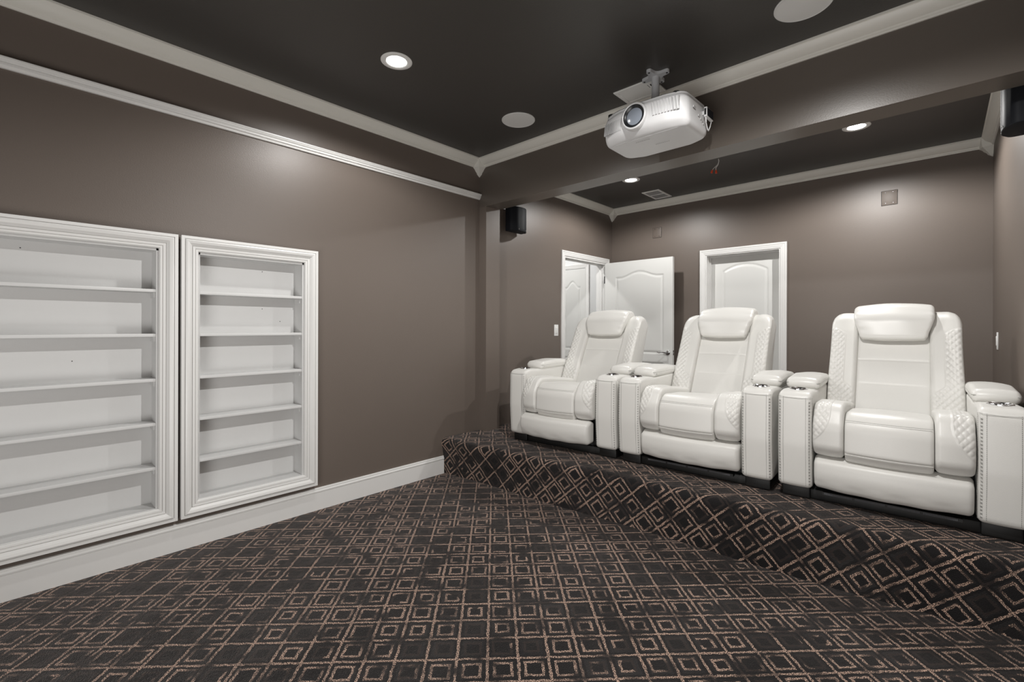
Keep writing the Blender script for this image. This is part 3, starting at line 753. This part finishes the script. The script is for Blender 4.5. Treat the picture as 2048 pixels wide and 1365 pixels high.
t = thing('projector_mount', (1.850, 2.625, CZ), 'grey ceiling bracket and pole carrying the projector', 'mount')
def star(z0, z1, R_, wn, parent, name, mt, ang=-4):
    out = []
    for k in range(4):
        a = math.radians(ang + 90 * k)
        for dx, dr in ((-.10, R_), (.10, R_)): out.append((R_ * math.cos(a + dx * wn), R_ * math.sin(a + dx * wn)))
        b = a + PI / 4
        out += [(.030 * math.cos(b), .030 * math.sin(b))]
    P_ = resample(fillet([(p[0], p[1], .012 if math.hypot(*p) > .05 else .03) for p in out], 6), .004); n = len(P_)
    vs = [(p.x, p.y, z0) for p in P_] + [(p.x, p.y, z1) for p in P_]
    fs = [(i, (i + 1) % n, n + (i + 1) % n, n + i) for i in range(n)] + [tuple(range(n)), tuple(range(n, 2 * n))]
    return mesh(name, vs, fs, mt, parent, True, sharp=.6)
pl = star(-.018, 0, .088, 1.6, t, 'ceiling_plate', MOUNT)
for k in range(4):
    a = math.radians(-4 + 90 * k); MB().lathe([(.006, -.0175), (.006, -.0195), (0, -.0195)], 12, Matrix.Translation((.074 * math.cos(a), .074 * math.sin(a), 0))).obj('screw', BLACK, t)
MB().tube([(0, 0, -.010), (0, 0, -.240)], .0225, 28).obj('pole', MOUNT, t, smooth=True)
MB().lathe([(.0, -.232), (.050, -.232), (.055, -.247), (.0, -.247)], 32).obj('lower_plate', MOUNT, t, smooth=True)
cb = MB().tube([(1.78, 2.70, CZ - .006), (1.800, 2.690, CZ - .03), (1.802, 2.675, 2.66), (1.795, 2.665, 2.58), (1.785, 2.655, 2.522)], .0035, 8).obj('power_cord', BLACK, None, smooth=True)
tag(cb, 'black cord running from the ceiling hatch down to the projector', 'cord')

# ------------------------------------------------------------------ surround speakers
def wall_speaker(name, loc, mirror, label):
    t = thing(name, loc, label, 'speaker')
    s = -.74 if mirror else 1
    P_ = [(0, 0, .004), (.070 * s, .0, .03), (.112 * s, .055, .06), (.118 * s, .115, .08), (.112 * s, .175, .06), (.070 * s, .23, .03), (0, .23, .004)]
    loft('cabinet', P_, 0, .232, .006, GLOSS, t, nx=2, ds=.008, axis='z', ne=3, sharp=.7)
    P2 = [(.066 * s, .012, .02), (.110 * s, .058, .06), (.1215 * s, .115, .08), (.110 * s, .172, .06), (.066 * s, .218, .02)]
    loft('grille', P2, .018, .214, .004, GRILLB, t, nx=2, ds=.008, axis='z', ne=2)
    if not mirror: MB().box((-.026, .09, .09), (.01, .14, .14)).obj('bracket', BLACK, t, bevel=.003)
    for y, z in ((.07, .016), (.175, .016)):
        MB().lathe([(0, .003), (.004, .002), (.005, 0)], 12, Matrix.Translation((.116 * s * (1 if y == .07 else .96), y, z)) @ Matrix.Rotation((1 if s > 0 else -1) * PI / 2, 4, 'Y')).obj('stud', CHROME, t)
    return t
wall_speaker('wall_speaker', (0.028, 3.225, 2.172), False, 'small black curved speaker on the left alcove wall under the beam')
wall_speaker('wall_speaker', (XR - .002, 3.115, 2.188), True, 'glossy black speaker cut off by the right edge below the beam')

# ------------------------------------------------------------------ switches and cover plates
def switch(loc, rz, label):
    t = thing('light_switch', loc, label, 'switch', rz=rz)
    MB().box((-.036, -.006, -.062), (.036, 0, .062)).obj('plate', WHITE, t, bevel=.002)
    MB().box((-.017, -.010, -.034), (.017, -.005, .034)).obj('rocker', WHITE, t, bevel=.0015)
switch((.0, 4.067, 1.21), PI / 2, 'white light switch on the left alcove wall beside the open doorway')
switch((XR, 4.79, 1.155), -PI / 2, 'white light switch at the right edge on the side wall')
def plate(x, z, w_, h_, label):
    t = thing('cover_plate', (x, YK, z), label, 'cover plate', 'painted cover plates on the back wall')
    MB().box((-w_ / 2 - .003, -.0012, -h_ / 2 - .003), (w_ / 2 + .003, 0, h_ / 2 + .003)).obj('gap_shade', HOLE, t)  # dark sheet stands in for the shaded gap round the plate
    MB().box((-w_ / 2, -.005, -h_ / 2), (w_ / 2, -.001, h_ / 2)).obj('plate', PLATE, t, bevel=.001)
    for a in (-1, 1):
        for b in (-1, 1): MB().lathe([(0, .0062), (.003, .0060), (.0035, .005)], 10, Matrix.Translation((a * w_ * .25, 0, b * h_ * .38)) @ Matrix.Rotation(PI / 2, 4, 'X')).obj('screw', DARKM, t)
plate(.616, 2.380, .106, .118, 'small brown painted cover plate high on the back wall left of the recessed door')
plate(2.777, 2.393, .108, .124, 'larger brown painted cover plate high on the back wall above the right recliner')
